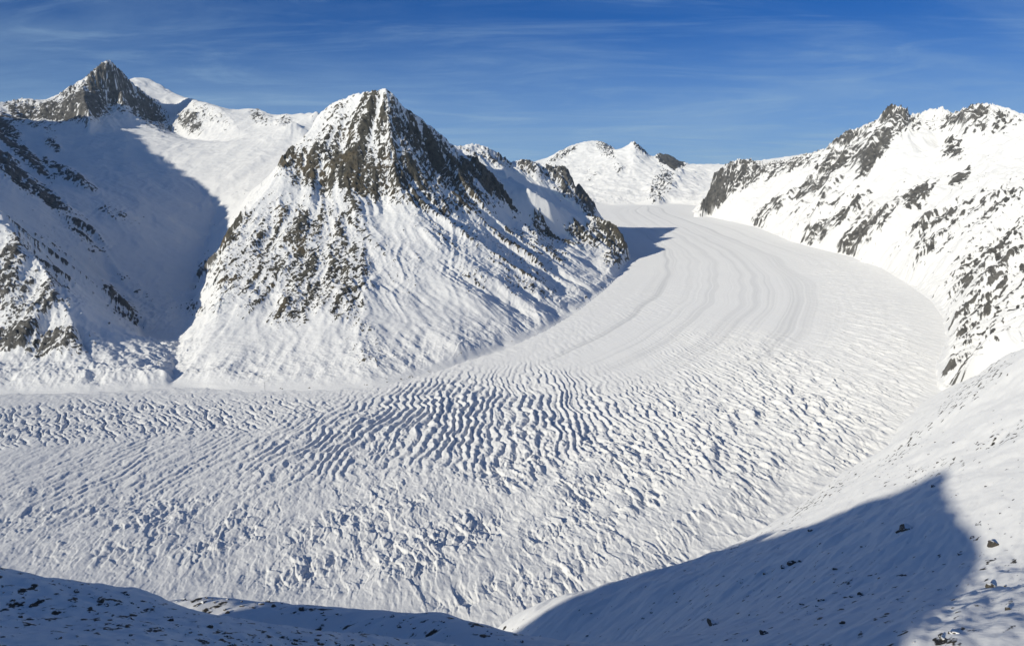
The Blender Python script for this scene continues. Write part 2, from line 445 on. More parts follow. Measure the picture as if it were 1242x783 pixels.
ROCK = {
 'middle': [(395, 205, 52, 32, -5, .70), (350, 195, 14, 18, 40, .85), (440, 215, 45, 34, -40, .68), (440, 150, 60, 36, 30, .5), (470, 170, 22, 60, 0, .58), (520, 185, 95, 22, -45, .66), (495, 215, 50, 30, -30, .62), (600, 230, 80, 11, -32, .9),
            (335, 310, 85, 46, 42, .66), (385, 335, 75, 40, 42, .74), (400, 285, 60, 40, 40, .58), (350, 375, 34, 16, 40, .66), (430, 345, 26, 50, -20, .6), (425, 390, 40, 12, -30, .52), (448, 430, 22, 34, 60, .42), (380, 465, 10, 8, 0, .4), (490, 455, 40, 14, 20, .35),
            (700, 288, 62, 15, -8, .6), (738, 288, 34, 14, -45, .75), (640, 300, 60, 20, -20, .4), (560, 290, 90, 50, -40, .28), (530, 250, 60, 12, -10, .55), (570, 335, 40, 16, -20, .38), (743, 318, 14, 10, 0, .6), (300, 290, 40, 26, 40, .48), (480, 320, 40, 50, 0, .3), (580, 240, 30, 12, -20, .5), (630, 335, 80, 24, -20, .32)],
 'left': [(30, 142, 50, 17, 0, .72), (75, 140, 40, 15, 0, .72), (106, 128, 24, 38, -80, .66), (132, 112, 32, 36, -10, .64), (178, 136, 44, 15, -42, .66), (232, 150, 18, 14, -30, .6), (255, 140, 30, 10, -30, .4), (315, 145, 16, 8, -20, .7), (345, 150, 14, 8, 0, .6),
          (30, 190, 44, 8, -38, .95), (85, 215, 40, 8, -32, .9), (15, 210, 42, 12, -40, .95), (60, 240, 34, 10, -40, .9), (5, 158, 30, 12, -40, .9), (145, 262, 30, 10, -20, .55), (105, 285, 44, 14, -45, .52), (60, 160, 14, 8, -40, .6), (65, 178, 16, 6, -40, .7),
          (25, 350, 60, 60, 0, .46), (45, 418, 75, 18, 0, .66), (10, 320, 40, 40, 0, .46), (150, 375, 32, 12, -45, .55), (165, 352, 34, 8, -40, .5), (230, 378, 34, 8, 0, .42), (250, 330, 20, 10, 30, .45)],
 'second': [(590, 188, 40, 10, -20, .6), (672, 212, 30, 12, -15, .62), (707, 236, 28, 12, -62, 1.0), (692, 225, 20, 20, -50, .7), (640, 205, 30, 8, -20, .5)],
 'far': [(680, 192, 26, 6, 35, .6), (735, 185, 16, 8, -40, .66), (774, 180, 14, 5, -45, .6), (813, 197, 17, 9, -20, 1.4), (805, 222, 16, 14, 60, .66), (795, 236, 14, 12, 70, .66), (715, 215, 14, 8, 20, .45), (750, 208, 8, 8, -50, .5)],
 'right': [(890, 222, 50, 20, 25, .62), (868, 245, 26, 12, 40, .66), (950, 208, 60, 12, 15, .55), (1030, 185, 50, 22, 35, .52), (1085, 152, 22, 22, 60, .56), (1060, 195, 36, 9, 50, .88), (1013, 206, 26, 9, 30, .8), (985, 232, 40, 8, 30, .62), (930, 262, 34, 10, 40, .5),
           (1165, 156, 90, 17, 0, .52), (1153, 188, 12, 16, 70, .7), (1165, 220, 18, 6, 30, .75), (1115, 243, 26, 11, 40, .85), (1075, 268, 26, 8, 45, .62), (1045, 290, 40, 13, 42, .62), (1020, 268, 44, 12, 28, .6), (990, 285, 22, 10, 35, .6), (1000, 250, 60, 20, 30, .3),
           (1140, 275, 44, 11, 25, .55), (1215, 250, 40, 16, 40, .5), (1130, 305, 30, 13, 40, .55), (1185, 330, 44, 20, 45, .48), (1210, 350, 60, 60, 45, .38), (1200, 390, 60, 40, 50, .40), (1230, 300, 50, 40, 40, .38), (1170, 440, 34, 18, 50, .45), (1075, 175, 14, 8, 40, .6), (1180, 270, 80, 40, 30, .28)],
}

# ------------------------------------------------------------------ the mountains
D_TH = 0.00085 / QUALITY
nt = int((MTH1 - MTH0) / D_TH) + 1
row_r = [MR0]
while row_r[-1] < MR1:
    r_ = row_r[-1]
    row_r.append(r_ * (1 + np.interp(r_, [1700, 2700, 3000, 5600, 6500, 9500, 12000, 21000], [.003, .0016, .00072, .00072, .0010, .0012, .0014, .0018]) / QUALITY))
row_r = np.array(row_r, F32)
nr = len(row_r)
rad = np.repeat(row_r[:, None], nt, axis=1)
th = np.repeat((MTH0 + np.arange(nt) * D_TH).astype(F32)[None], nr, axis=0)
X, Y = rad * np.sin(th), rad * np.cos(th)
fi, fj = np.log(rad / MR0) / DM, (th - MTH0) / DM
Z = bilin(mid_base, fi, fj)
big, small = bilin(lic_big, fi, fj), bilin(lic_small, fi, fj)
steep = bilin(blur(steep_mid, 4).astype(F32), fi, fj)
own = owner[np.clip(np.round(np.log(rad / R0) / DT / 2).astype(int), 0, owner.shape[0] - 1),
            np.clip(np.round((th - TH0) / DT / 2).astype(int), 0, owner.shape[1] - 1)]
gi_, gj_ = np.log(rad / R0) / DT / 2, (th - TH0) / DT / 2
own_w = [bilin(blur((owner == k).astype(F32), 5), gi_, gj_) for k in range(5)]     # the same with soft seams
px, py = project(X, Y, Z)
bare = np.zeros(Z.shape, F32)
for k, nme in enumerate(names):
    m = own == k
    bare[m] = blobs(px[m], py[m], ROCK[nme])
bare += F32(.10) * (steep > .55)
ice_z = glacier_level(Y).astype(F32)
lift = smooth(0, 30, Z - ice_z)                      # no relief where the slopes run out onto the ice
scale = np.clip(rad / 5200, .6, 1.35).astype(F32)      # the far peaks show only their larger forms
st = np.clip(steep / .7, 0, 1.3)
rough = np.clip(bare * 1.15, 0, 1)
# near crests the relief dies down so that the skylines keep their drawn shape
crest = np.zeros(mid_base.shape, F32)
cp_ = rasterise([f_ for n_, f_ in FEATURES if len(f_) > 10], 6.0)
ci_ = np.round(np.log(np.hypot(cp_[:, 0], cp_[:, 1]) / MR0) / DM).astype(int)
cj_ = np.round((np.arctan2(cp_[:, 0], cp_[:, 1]) - MTH0) / DM).astype(int)
ok = (ci_ >= 0) & (ci_ < mnr) & (cj_ >= 0) & (cj_ < mnt)
crest[ci_[ok], cj_[ok]] = 1
crest = np.clip(blur(crest, 14) * 9, 0, 1)
calm = 1 - .6 * bilin(crest, fi, fj)
wx, wy = X + 60 * perlin(X / 260, Y / 260, 41), Y + 60 * perlin(X / 260, Y / 260, 43)
hx, hz = X + .25 * Y, Z + .4 * Y                      # a slanting plane that most faces look square on
crag = .5 * ridged(wx / (62 * scale), wy / (62 * scale), 3, 61, .58) + .5 * ridged((hx + .5 * hz) / (50 * scale), (hz - .5 * hx) / (40 * scale), 3, 63, .58)
# tilted beds of rock: steps that climb to the right across the face
bed = Z * .82 - X * .57 + Y * .25
run = X * .82 + Z * .57
bedn = .7 * perlin(bed / (20 * scale), run / (120 * scale), 71) + .9 * perlin(bed / (8.5 * scale), run / (46 * scale), 73)
fine = fbm(hx / (24 * scale), hz / (17 * scale), 3, 91, .7)
relief = st * lift * (big * (10 + 12 * rough + 9 * own_w[4] + 5 * own_w[0]) + small * (2.2 + 4.5 * rough)) * (.35 + .65 * smooth(-.5, .5, perlin(X / 330, Y / 330, 47) + .4 * perlin(X / 120, Y / 120, 49)))
relief += lift * (.4 + rough + .9 * own_w[3] + .35 * own_w[4]) * 15 * scale * ridged(wx / (230 * scale), wy / (230 * scale), 3, 51)
relief += lift * rough * st * (13 * scale * crag + 6.0 * scale * bedn + 4.5 * fine)
Z = Z + (relief * calm).astype(F32)
Z += lift * 1.6 * fbm(X / 40, Y / 40, 3, 81)
Z += (smooth(10, 160, Z - ice_z) * own_w[4] * calm * (1 - .4 * rough) * 36 * ridged((wx + .5 * wy) / 260, (wy - .5 * wx) / 420, 4, 84, .5)).astype(F32)
Z += (lift * own_w[4] * (1 - .7 * rough) * 26 * fbm((X + Y * .5) / 330, (Y - X * .5) / 520, 3, 82)).astype(F32)
# teeth along the crests, moraine and avalanche lumps along the feet
Z += (bilin(crest, fi, fj) * smooth(30, 150, Z - ice_z) * np.clip(bare * 1.4, .15 + .45 * own_w[4], 1) * (15 + 22 * own_w[4] + 8 * own_w[3] + 14 * own_w[0]) * scale * ridged(X / 58, Y / 58, 3, 83, .65)).astype(F32)
foot = lift * smooth(150, 20, Z - ice_z)
Z += (foot * ((8 - 4.5 * own_w[1]) * ridged(X / 75, Y / 75, 4, 85, .6) + 4 * smooth(265, 215, px) * ridged(X / 60, Y / 60, 3, 87))).astype(F32)
# rock shows inside the outcrops and where the finished surface is steep; snow stays in hollows
dzr = np.gradient(Z, axis=0) / np.gradient(row_r)[:, None]
dzt = np.gradient(Z, axis=1) / (rad * F32(D_TH))
slope = np.sqrt(dzr * dzr + dzt * dzt)
grit = perlin(hx / (9.5 * scale), hz / (7 * scale), 97)
tex = .34 * small + .12 * big + .58 * bedn + .25 * (crag - .4) + .75 * fine + .55 * grit
tex += .35 * np.clip((slope - 1.35) * .8, -.8, .7)
rock = (bare - (.60 + .02 * own_w[4])) * 2.0 + tex * .9 - .45 * (bare < .08) - .28 * smooth(.45, .1, bare)
rock = np.where(lift > .02, rock, -1).astype(F32)
print("mountain relief", nr, nt, round(time.time() - T0, 1))

# ------------------------------------------------------------------ mesh builder for sheets
def sheet(name, X, Y, Z, keep, attrs, mat, label, category=None, kind='structure', group=None):
    """One mesh from a regular sheet of points, only the cells where KEEP holds."""
    ni, nj = X.shape
    cellok = keep[:-1, :-1] & keep[1:, :-1] & keep[:-1, 1:] & keep[1:, 1:]
    ci, cj = np.nonzero(cellok)
    q = np.stack([ci * nj + cj, ci * nj + cj + 1, (ci + 1) * nj + cj + 1, (ci + 1) * nj + cj], 1)
    used = np.zeros(ni * nj, bool)
    used[q.ravel()] = True
    remap = np.cumsum(used) - 1
    q = remap[q].astype(np.int32)
    co = np.stack([X.ravel()[used], Y.ravel()[used], Z.ravel()[used]], 1).astype(F32)
    me = bpy.data.meshes.new(name)
    me.vertices.add(len(co)); me.loops.add(q.size); me.polygons.add(len(q))
    me.vertices.foreach_set('co', co.ravel())
    me.loops.foreach_set('vertex_index', q.ravel())
    me.polygons.foreach_set('loop_start', np.arange(0, q.size, 4, dtype=np.int32))
    me.update(calc_edges=True)
    me.polygons.foreach_set('use_smooth', np.ones(len(q), bool))
    for an, av in attrs.items():
        a = me.attributes.new(an, 'FLOAT', 'POINT')
        a.data.foreach_set('value', av.ravel()[used].astype(F32))
    me.materials.append(mat)
    o = bpy.data.objects.new(name, me)
    COL.objects.link(o)
    if label: o['label'] = label
    if category: o['category'] = category
    if kind: o['kind'] = kind
    if group: o['group'] = group
    return o

# ------------------------------------------------------------------ materials
def new_mat(name):
    m = bpy.data.materials.new(name)
    m.use_nodes = True
    n = m.node_tree.nodes
    return m, n, m.node_tree.links, n['Principled BSDF']

def noise_node(n, l, co, scale, detail, rough=.55, stretch=None):
    if stretch:
        mp = n.new('ShaderNodeMapping')
        mp.inputs['Scale'].default_value = stretch[0]
        mp.inputs['Rotation'].default_value = stretch[1]
        l.new(co, mp.inputs['Vector'])
        co = mp.outputs['Vector']
    t = n.new('ShaderNodeTexNoise')
    t.inputs['Scale'].default_value = scale
    t.inputs['Detail'].default_value = detail
    t.inputs['Roughness'].default_value = rough
    l.new(co, t.inputs['Vector'])
    return t.outputs['Fac']

def math_node(n, l, op, a, b=None, clamp=False):
    m = n.new('ShaderNodeMath')
    m.operation = op
    m.use_clamp = clamp
    for k, v in enumerate((a, b)):
        if v is None: continue
        if isinstance(v, (int, float)): m.inputs[k].default_value = v
        else: l.new(v, m.inputs[k])
    return m.outputs[0]

def mix_col(n, l, f, a, b):
    m = n.new('ShaderNodeMix')
    m.data_type = 'RGBA'
    for s, v in ((m.inputs[0], f), (m.inputs[6], a), (m.inputs[7], b)):
        if isinstance(v, (int, float)): s.default_value = v
        elif isinstance(v, tuple): s.default_value = (*v, 1)
        else: l.new(v, s)
    return m.outputs[2]

SNOW = (.86, .87, .885)
def snow_rock_material(name, rock_a, rock_b, grain, speckle, soil=None, hard=5.0):
    """Snow with bare rock where the sheet's 'rock' attribute (steepness and outcrops) says so."""
    m, n, l, bsdf = new_mat(name)
    co = n.new('ShaderNodeTexCoord').outputs['Object']
    at_ = n.new('ShaderNodeAttribute'); at_.attribute_name = 'rock'
    f1 = noise_node(n, l, co, 1 / grain, 5, .62)
    f2 = noise_node(n, l, co, 1 / (grain * .3), 3, .6)
    s = math_node(n, l, 'ADD', at_.outputs['Fac'], math_node(n, l, 'MULTIPLY', math_node(n, l, 'SUBTRACT', f1, .5), speckle))
    s = math_node(n, l, 'ADD', s, math_node(n, l, 'MULTIPLY', math_node(n, l, 'SUBTRACT', f2, .5), speckle * .5))
    fac = math_node(n, l, 'MULTIPLY', s, hard, True)
    tone = noise_node(n, l, co, 1 / (grain * 5), 6, .65)
    tr = n.new('ShaderNodeMapRange')
    tr.inputs['From Min'].default_value = .35; tr.inputs['From Max'].default_value = .65
    l.new(tone, tr.inputs['Value'])
    rock = mix_col(n, l, tr.outputs[0], rock_a, rock_b)
    if soil:
        warm = noise_node(n, l, co, 1 / (grain * 22), 3, .5)
        wr = n.new('ShaderNodeMapRange')
        wr.inputs['From Min'].default_value = .52; wr.inputs['From Max'].default_value = .66
        l.new(warm, wr.inputs['Value'])
        rock = mix_col(n, l, wr.outputs[0], rock, soil)
    snow_tone = noise_node(n, l, co, 1 / (grain * 9), 4, .6)
    snow = mix_col(n, l, snow_tone, (.83, .835, .84), (.90, .90, .895))
    l.new(mix_col(n, l, fac, snow, rock), bsdf.inputs['Base Color'])
    bsdf.inputs['Roughness'].default_value = .75
    bsdf.inputs['Specular IOR Level'].default_value = .2
    bsdf.inputs['Diffuse Roughness'].default_value = 0.62
    b = n.new('ShaderNodeBump')
    b.inputs['Strength'].default_value = .55
    b.inputs['Distance'].default_value = grain * .5
    l.new(math_node(n, l, 'MULTIPLY', f1, math_node(n, l, 'ADD', math_node(n, l, 'MULTIPLY', fac, .8), .3)), b.inputs['Height'])
    l.new(b.outputs['Normal'], bsdf.inputs['Normal'])
    return m

mat_near = snow_rock_material('snow_and_brown_rock', (.03, .028, .023), (.13, .12, .095), 7, .9, (.115, .094, .062))
mat_mid = snow_rock_material('snow_and_grey_rock', (.055, .053, .050), (.165, .158, .145), 8, .9, None, 3.6)
mat_far = snow_rock_material('snow_and_far_rock', (.045, .045, .045), (.11, .105, .095), 30, .5)

# ------------------------------------------------------------------ hidden far sides are left out
ang = Z / rad
runmax = np.maximum.accumulate(ang, axis=0)
seen = (runmax - ang) < .05
seen &= (Z > ice_z - 45)
LABELS = {
 'left': ('mountain', 'high snowy massif on the left with a dark rock pyramid summit above a shaded valley', mat_mid),
 'middle': ('mountain', 'steep middle mountain with brown cliffs and one shaded dark ridge above the glacier bend', mat_near),
 'second': ('mountain', 'lower rounded mountain with dark cliff end just behind the middle mountain', mat_mid),
 'far': ('mountain', 'distant white peaks at the head of the glacier under the blue sky', mat_far),
 'right': ('mountain', 'long sunlit range on the right with ribs of grey rock and jagged crest', mat_mid),
}
def grow(m):
    p = np.pad(m, 1)
    return p[:-2, 1:-1] | p[2:, 1:-1] | p[1:-1, :-2] | p[1:-1, 2:] | m
for k, nme in enumerate(names):
    nm, lab, mt = LABELS[nme]
    # each mountain owns its cells; neighbours share the seam's vertices exactly
    o = sheet(nm, X, Y, Z, seen & grow(own == k) if k < 4 else seen & (own == k), {'rock': rock}, mt, lab)
print("mountains", round(time.time() - T0, 1))

# the same land outside the frame to the left and right, coarser: it throws the valley's shadow
for a0, a1, nm in ((TH0, MTH0 + .004, 'left'), (MTH1 - .004, TH1, 'right')):
    d = .006
    n_r, n_t, r2, t2 = mid_grid(a0, a1, R0, 16000.0, d)
    z2 = bilin(base.astype(F32), np.log(r2 / R0) / DT, (t2 - TH0) / DT)
    x2, y2 = r2 * np.sin(t2), r2 * np.cos(t2)
    z2 = z2 + 25 * ridged(x2 / 300, y2 / 300, 4, 33) * smooth(5, 150, z2 - glacier_level(y2))
    sheet('mountain', x2, y2, z2, z2 > glacier_level(y2) - 30, {'rock': np.full(z2.shape, -.2)}, mat_mid, '')

# ------------------------------------------------------------------ glacier
GTH0, GTH1, GR0, GR1 = R(-37), R(34), 800.0, 12500.0
gd_t, gd_r = .00092 / QUALITY, .0019 / QUALITY
gnt, gnr = int((GTH1 - GTH0) / gd_t) + 1, int(math.log(GR1 / GR0) / gd_r) + 1
i_, j_ = np.meshgrid(np.arange(gnr, dtype=F32), np.arange(gnt, dtype=F32), indexing='ij')
grad_ = (GR0 * np.exp(i_ * gd_r)).astype(F32)
gth = (GTH0 + j_ * gd_t).astype(F32)
GX, GYY = grad_ * np.sin(gth), grad_ * np.cos(gth)

# share of the way across the ice, 0 at the inner bank and 1 at the outer one: its level lines are the flow lines
fin, fout = rasterise([foot_inner], 60.0), rasterise([foot_outer, L((1140, 466), (1080, 540), (1000, 590), (930, 640), (860, 678)), W((330, 1300, 0), (-300, 1020, 0), (-1500, 950, 0), (-3500, 1200, 0))], 60.0)
def paint_flow(k, mr, mt):
    ii, jj = np.meshgrid(np.arange(mr) * k, np.arange(mt) * k, indexing='ij')
    r = GR0 * np.exp(ii * .006); t = GTH0 - .25 + jj * .006
    Xc, Yc = r * np.sin(t), r * np.cos(t)
    poly = foot_inner + foot_far[1:] + foot_outer[1:-2] + L((1080, 540), (1000, 590), (930, 640), (860, 678)) + W((330, 1300, 0), (-300, 1020, 0), (-1500, 950, 0), (-3500, 1200, 0))
    ice = inside(poly, Xc, Yc)
    d0 = np.full(Xc.shape, 1e18); d1 = d0.copy()
    for p in fin: d0 = np.minimum(d0, (Xc - p[0]) ** 2 + (Yc - p[1]) ** 2)
    for p in fout: d1 = np.minimum(d1, (Xc - p[0]) ** 2 + (Yc - p[1]) ** 2)
    _bank['d0'], _bank['d1'] = np.sqrt(d0), np.sqrt(d1)
    return ~ice, (d1 < d0).astype(float)
_bank = {}
fnr, fnt = int(math.log(GR1 / GR0) / .006) + 1, int((GTH1 - GTH0 + .5) / .006) + 1
flow = solve(fnr, fnt, paint_flow, 200)
ffi, ffj = np.log(grad_ / GR0) / .006, (gth - GTH0 + .25) / .006
v = bilin(blur(flow, 2).astype(F32), ffi, ffj)
bank_in, bank_out = bilin(_bank['d0'].astype(F32), ffi, ffj), bilin(_bank['d1'].astype(F32), ffi, ffj)
print("flow", round(time.time() - T0, 1))

GZ = glacier_level(GYY).astype(F32)
gpx, gpy = project(GX, GYY, GZ)
def zone(lst):
    return np.clip(blobs(gpx, gpy, lst), 0, 1)
# amplitude of each kind of broken ice, by where it lies
fan_a = zone([(590, 515, 150, 55, 0, 1.0), (470, 520, 110, 40, 20, .9), (700, 505, 110, 45, -15, .8), (380, 540, 110, 40, 25, .55), (800, 520, 110, 50, -20, .6), (200, 570, 220, 50, 10, .28), (930, 470, 130, 60, -25, .65), (1060, 430, 90, 60, -40, .62), (1050, 350, 110, 40, -30, .42)])
left_a = zone([(90, 512, 190, 22, 4, 1.0), (250, 505, 90, 18, 0, .8), (330, 492, 70, 12, 0, .5)])
serac_a = zone([(700, 600, 190, 75, 10, 1.0), (560, 640, 200, 60, 0, .85), (880, 540, 130, 70, -20, .8), (330, 660, 260, 45, -6, .75), (120, 650, 160, 40, -8, .55), (980, 500, 110, 60, -30, .8), (680, 690, 150, 30, 10, .7), (430, 690, 170, 32, -4, .85), (620, 715, 170, 22, 0, .7), (780, 600, 120, 60, 0, .9), (900, 620, 60, 40, 40, .3)])
right_a = zone([(1000, 490, 110, 50, -30, 1.0), (1075, 430, 70, 50, -40, .9), (900, 530, 90, 50, -25, .8), (1050, 370, 70, 40, -40, .5)])
far_a = zone([(790, 365, 60, 22, 20, .6), (860, 330, 50, 20, 0, .25), (690, 415, 60, 20, 25, .5), (1060, 360, 80, 40, -30, .6), (940, 300, 60, 12, -20, .4)])

cxf, cyf = -20.0, 6200.0
phi = np.arctan2(GX - cxf, cyf - GYY).astype(F32) * F32(3800)
rho = np.hypot(GX - cxf, GYY - cyf).astype(F32)
warp = 26 * perlin(GX / 150, GYY / 210, 101)
phi_w = phi + warp + 10 * perlin(GX / 55, GYY / 55, 103)
def billow(a, e=.8):
    return np.abs(a) ** F32(e)
def saw(ph, k=.6):
    f = ph - np.floor(ph)
    return np.minimum(f / F32(k), (1 - f) / F32(1 - k)) ** F32(.85)
def furrow(ph, sharp=.7):
    return np.abs(np.sin(np.pi * ph)) ** F32(sharp)
kink = 4 * perlin(GX / 24, GYY / 60, 104)
ph1 = (phi_w + kink) / 26 + .9 * perlin(GX / 170, GYY / 700, 106)
ph2 = (phi_w + 1.5 * kink) / 17 + 1.1 * perlin(GX / 80, GYY / 300, 108)
along = perlin(phi_w / 45, rho / 330, 110)
fan = (.75 * saw(ph1) + .35 * furrow(ph1, .75)) * (.8 + .55 * along) + .36 * furrow(ph2, .8) * (.8 - .5 * along) + .20 * billow(perlin(phi_w / 10, rho / 26, 109))
patchy = .72 + .28 * smooth(-.5, .4, perlin(GX / 190, GYY / 330, 112))
h = fan_a * patchy * 15 * (fan - .6)
# short slanting crevasses along the inner bank on the left
ul = GX * .83 + GYY * .56 + 9 * perlin(GX / 50, GYY / 50, 111)
vl = -GX * .56 + GYY * .83
g1 = np.exp(-(np.sin(np.pi * (ul / 27 + .9 * perlin(ul / 90, vl / 200, 114))) / .38) ** 2) * smooth(-.15, .3, perlin(ul / 30, vl / 75, 113))
g2 = np.exp(-(np.sin(np.pi * (ul / 16 + .7 * perlin(ul / 60, vl / 120, 116))) / .4) ** 2) * smooth(-.1, .3, perlin(ul / 22, vl / 48, 115))
h -= left_a * (12 * g1 + 6 * g2)
h += left_a * 2.5 * fbm(GX / 50, GYY / 60, 3, 117)
# broken blocks
sx = GX + 7 * perlin(GX / 45, GYY / 70, 121); sy = GYY + 10 * perlin(GX / 45, GYY / 70, 123)
us = sx * .965 + sy * .26; vs = -sx * .26 + sy * .965
b1, e1 = blocks(us / 21, vs / 52, 1)
b2, e2 = blocks((us * .94 - vs * .12) / 11, vs / 26, 2)
b3, e3 = blocks(us / 5.5, vs / 12, 3)
ud, vd = GX * .55 + GYY * .835, GX * .835 - GYY * .55        # long smooth swells between the broken strips
lump = 1.3 * perlin(vd / 105, ud / 300, 131) + .5 * perlin(vd / 45, ud / 120, 132)
gate = smooth(-.35, .3, perlin(vd / 95, ud / 260, 133) + .45 * perlin(GX / 38, GYY / 90, 135))
crack = smooth(.20, .0, e1) * 1.5 * smooth(-.2, .4, perlin(us / 40, vs / 90, 150)) + smooth(.22, .0, e2) * .6
broken = 4.6 * b1 + 2.5 * b2 + .9 * b3 - crack
h += serac_a * (7.5 * lump + (.45 + 1.25 * gate) * broken)
h += np.clip(1.1 * fan_a + .9 * left_a, 0, 1) * (1.6 * b1 + 2.2 * b2 + 1.0 * b3)
h += smooth(3400, 2400, GYY) * (.7 * ridged(us / 26, vs / 70, 2, 140) + .7 * b2 + .5 * b3)
# gentle swells and the far marks
bw = phi_w + .35 * rho
h += right_a * (2.6 * b1 + 1.4 * b2)
h += right_a * 11 * (saw(bw / 62 + .9 * perlin(bw / 140, rho / 240, 146), .6) * smooth(-.4, .35, perlin(bw / 60, rho / 110, 147)) - .35)
h += far_a * 9 * (billow(perlin(phi / 45, rho / 120, 141)) - .3)
swell = fbm(GX / 170, GYY / 420, 3, 143)
rim = 3.0 * ridged(GX / 60, GYY / 60, 3, 145) * smooth(140, 20, np.minimum(bank_in, bank_out)) * smooth(0, 25, np.minimum(bank_in, bank_out))
edge = np.minimum(bank_in, bank_out)
h += 4.0 * swell * smooth(0, 300, edge) * smooth(4500, 2200, GYY) + rim
# long bands that follow the flow
bandw = v * 19 + .35 * perlin(GX / 500, GYY / 500, 151)
band = perlin(bandw, np.full_like(bandw, .37), 153) + .6 * perlin(bandw * 2.3, GYY / 4000, 155) + .4 * perlin(bandw * 5.3, GYY / 3000, 156) + .4 * perlin(bandw * 9.7, GYY / 4000, 158)
band_a = smooth(2500, 3500, GYY) * smooth(.06, .2, v) * smooth(.95, .75, v) * (.5 + .5 * smooth(-.25, .45, perlin(v * 7.3, GYY / 6000, 152)))
h += 3.0 * band * band_a
h += .3 * fbm(GX / 30, GYY / 60, 2, 157)
GZ = GZ + h.astype(F32) * F32(.72) * smooth(0, 60, edge)
GZ = GZ - (16 * smooth(210, 0, bank_out) * smooth(4800, 3000, GYY)).astype(F32)

mg, n, l, bsdf = new_mat('glacier_snow')
co = n.new('ShaderNodeTexCoord').outputs['Object']
ba = n.new('ShaderNodeAttribute'); ba.attribute_name = 'band'
fine = noise_node(n, l, co, 1 / 9, 5, .6)
broad = noise_node(n, l, co, 1 / 160, 5, .6)
c = mix_col(n, l, broad, (.83, .835, .84), (.89, .89, .885))
dust = math_node(n, l, 'MULTIPLY', ba.outputs['Fac'], 1.0, True)
c = mix_col(n, l, dust, c, (.50, .51, .53))
l.new(c, bsdf.inputs['Base Color'])
bsdf.inputs['Roughness'].default_value = .7
bsdf.inputs['Specular IOR Level'].default_value = .25
bsdf.inputs['Diffuse Roughness'].default_value = 0.62
b = n.new('ShaderNodeBump'); b.inputs['Strength'].default_value = .35; b.inputs['Distance'].default_value = 2.5
l.new(fine, b.inputs['Height']); l.new(b.outputs['Normal'], bsdf.inputs['Normal'])
land = bilin(base.astype(F32), np.log(np.maximum(grad_, R0) / R0) / DT, (gth - TH0) / DT)
keep = (land < GZ + 110) | (grad_ < 2600)
dusty = (np.clip(-band * .9, 0, 1) * band_a * .75 + .02 * band_a).astype(F32)
sheet('glacier', GX, GYY, GZ, keep, {'band': dusty}, mg, 'broad snow covered glacier with crevasses sweeping round the bend below the mountains')
print("glacier", gnr, gnt, round(time.time() - T0, 1))

# ------------------------------------------------------------------ the near slope
NEAR = [at(*p) for p in [
 (1242, 783, 320), (1150, 783, 325), (1000, 783, 360), (850, 783, 440), (740, 783, 510), (660, 783, 560),
 (1242, 700, 470), (1242, 640, 600), (1195, 690, 530), (1150, 680, 600), (1000, 700, 650), (850, 720, 850), (740, 720, 1020), (620, 752, 1060),
 (1242, 540, 960), (1150, 580, 990), (1000, 640, 1020), (1100, 620, 830), (1242, 480, 1330), (1190, 500, 1480), (1120, 540, 1500), (1242, 428, 1750), (1190, 450, 2050), (1300, 400, 1650),
 (193, 717, 502), (247, 722, 498), (304, 725, 492), (381, 733, 482), (448, 744, 470), (515, 747, 468), (582, 751, 464), (613, 766, 462), (635, 781, 470),
 (193, 747, 470), (300, 752, 464), (400, 758, 455), (520, 772, 430)]]
NEAR += [on_ice(*p) for p in [(1140, 472), (1080, 540), (1040, 566), (1000, 590), (930, 640), (860, 678)]]
NEAR += W((250, 1480, -700), (900, 2200, -720), (1350, 2900, -700), (-60, 1330, -720), (1600, 2700, -480), (600, 300, -110), (900, 500, -80), (1300, 900, -100), (1700, 1600, -180), (-330, 470, -310), (-300, 540, -370), (-200, 560, -320), (-200, 600, -370), (-80, 620, -390), (0, 640, -400), (-190, 400, -262), (-110, 400, -258), (-50, 390, -252), (0, 800, -490), (-150, 800, -540), (-300, 800, -580), (-450, 700, -560), (-150, 1050, -690), (-450, 1000, -690), (-700, 900, -690))
KNOLL = [at(*p) for p in [
 (-120, 684, 235), (0, 695, 240), (51, 703, 243), (103, 711, 246), (160, 715, 250), (192, 724, 256), (207, 748, 258), (240, 768, 262), (275, 776, 265), (320, 780, 272), (407, 782, 282), (500, 788, 295), (560, 796, 305), (600, 806, 315),
 (-120, 783, 140), (0, 783, 150), (150, 783, 165), (300, 783, 195), (450, 783, 235), (540, 790, 260), (0, 740, 190), (150, 745, 205), (640, 860, 240), (700, 900, 240)]]
KNOLL += W((-330, 420, -290), (-200, 420, -300), (-100, 430, -310), (0, 430, -330), (-230, 310, -225), (-130, 330, -228), (-20, 350, -250), (-120, 90, -50), (0, 90, -95), (12, 130, -130), (25, 170, -165), (60, 260, -230))
def tps_fit(P, lam=2000.0):
    P = np.asarray(P)
    n = len(P)
    d = np.hypot(P[:, None, 0] - P[None, :, 0], P[:, None, 1] - P[None, :, 1])
    K = np.where(d > 0, d * d * np.log(np.maximum(d, 1e-6)), 0) + np.eye(n) * lam
    Q = np.c_[np.ones(n), P[:, :2]]
    A = np.zeros((n + 3, n + 3)); A[:n, :n] = K; A[:n, n:] = Q; A[n:, :n] = Q.T
    w = np.linalg.solve(A, np.r_[P[:, 2], 0, 0, 0])
    return P, w
def tps(fit, X, Y):
    P, w = fit
    out = w[-3] + w[-2] * X + w[-1] * Y
    for k in range(len(P)):
        d2 = (X - P[k, 0]) ** 2 + (Y - P[k, 1]) ** 2
        out = out + w[k] * .5 * d2 * np.log(np.maximum(d2, 1e-6))
    return out
near_fit = tps_fit(NEAR)

knoll_fit = tps_fit(KNOLL, 20.0)

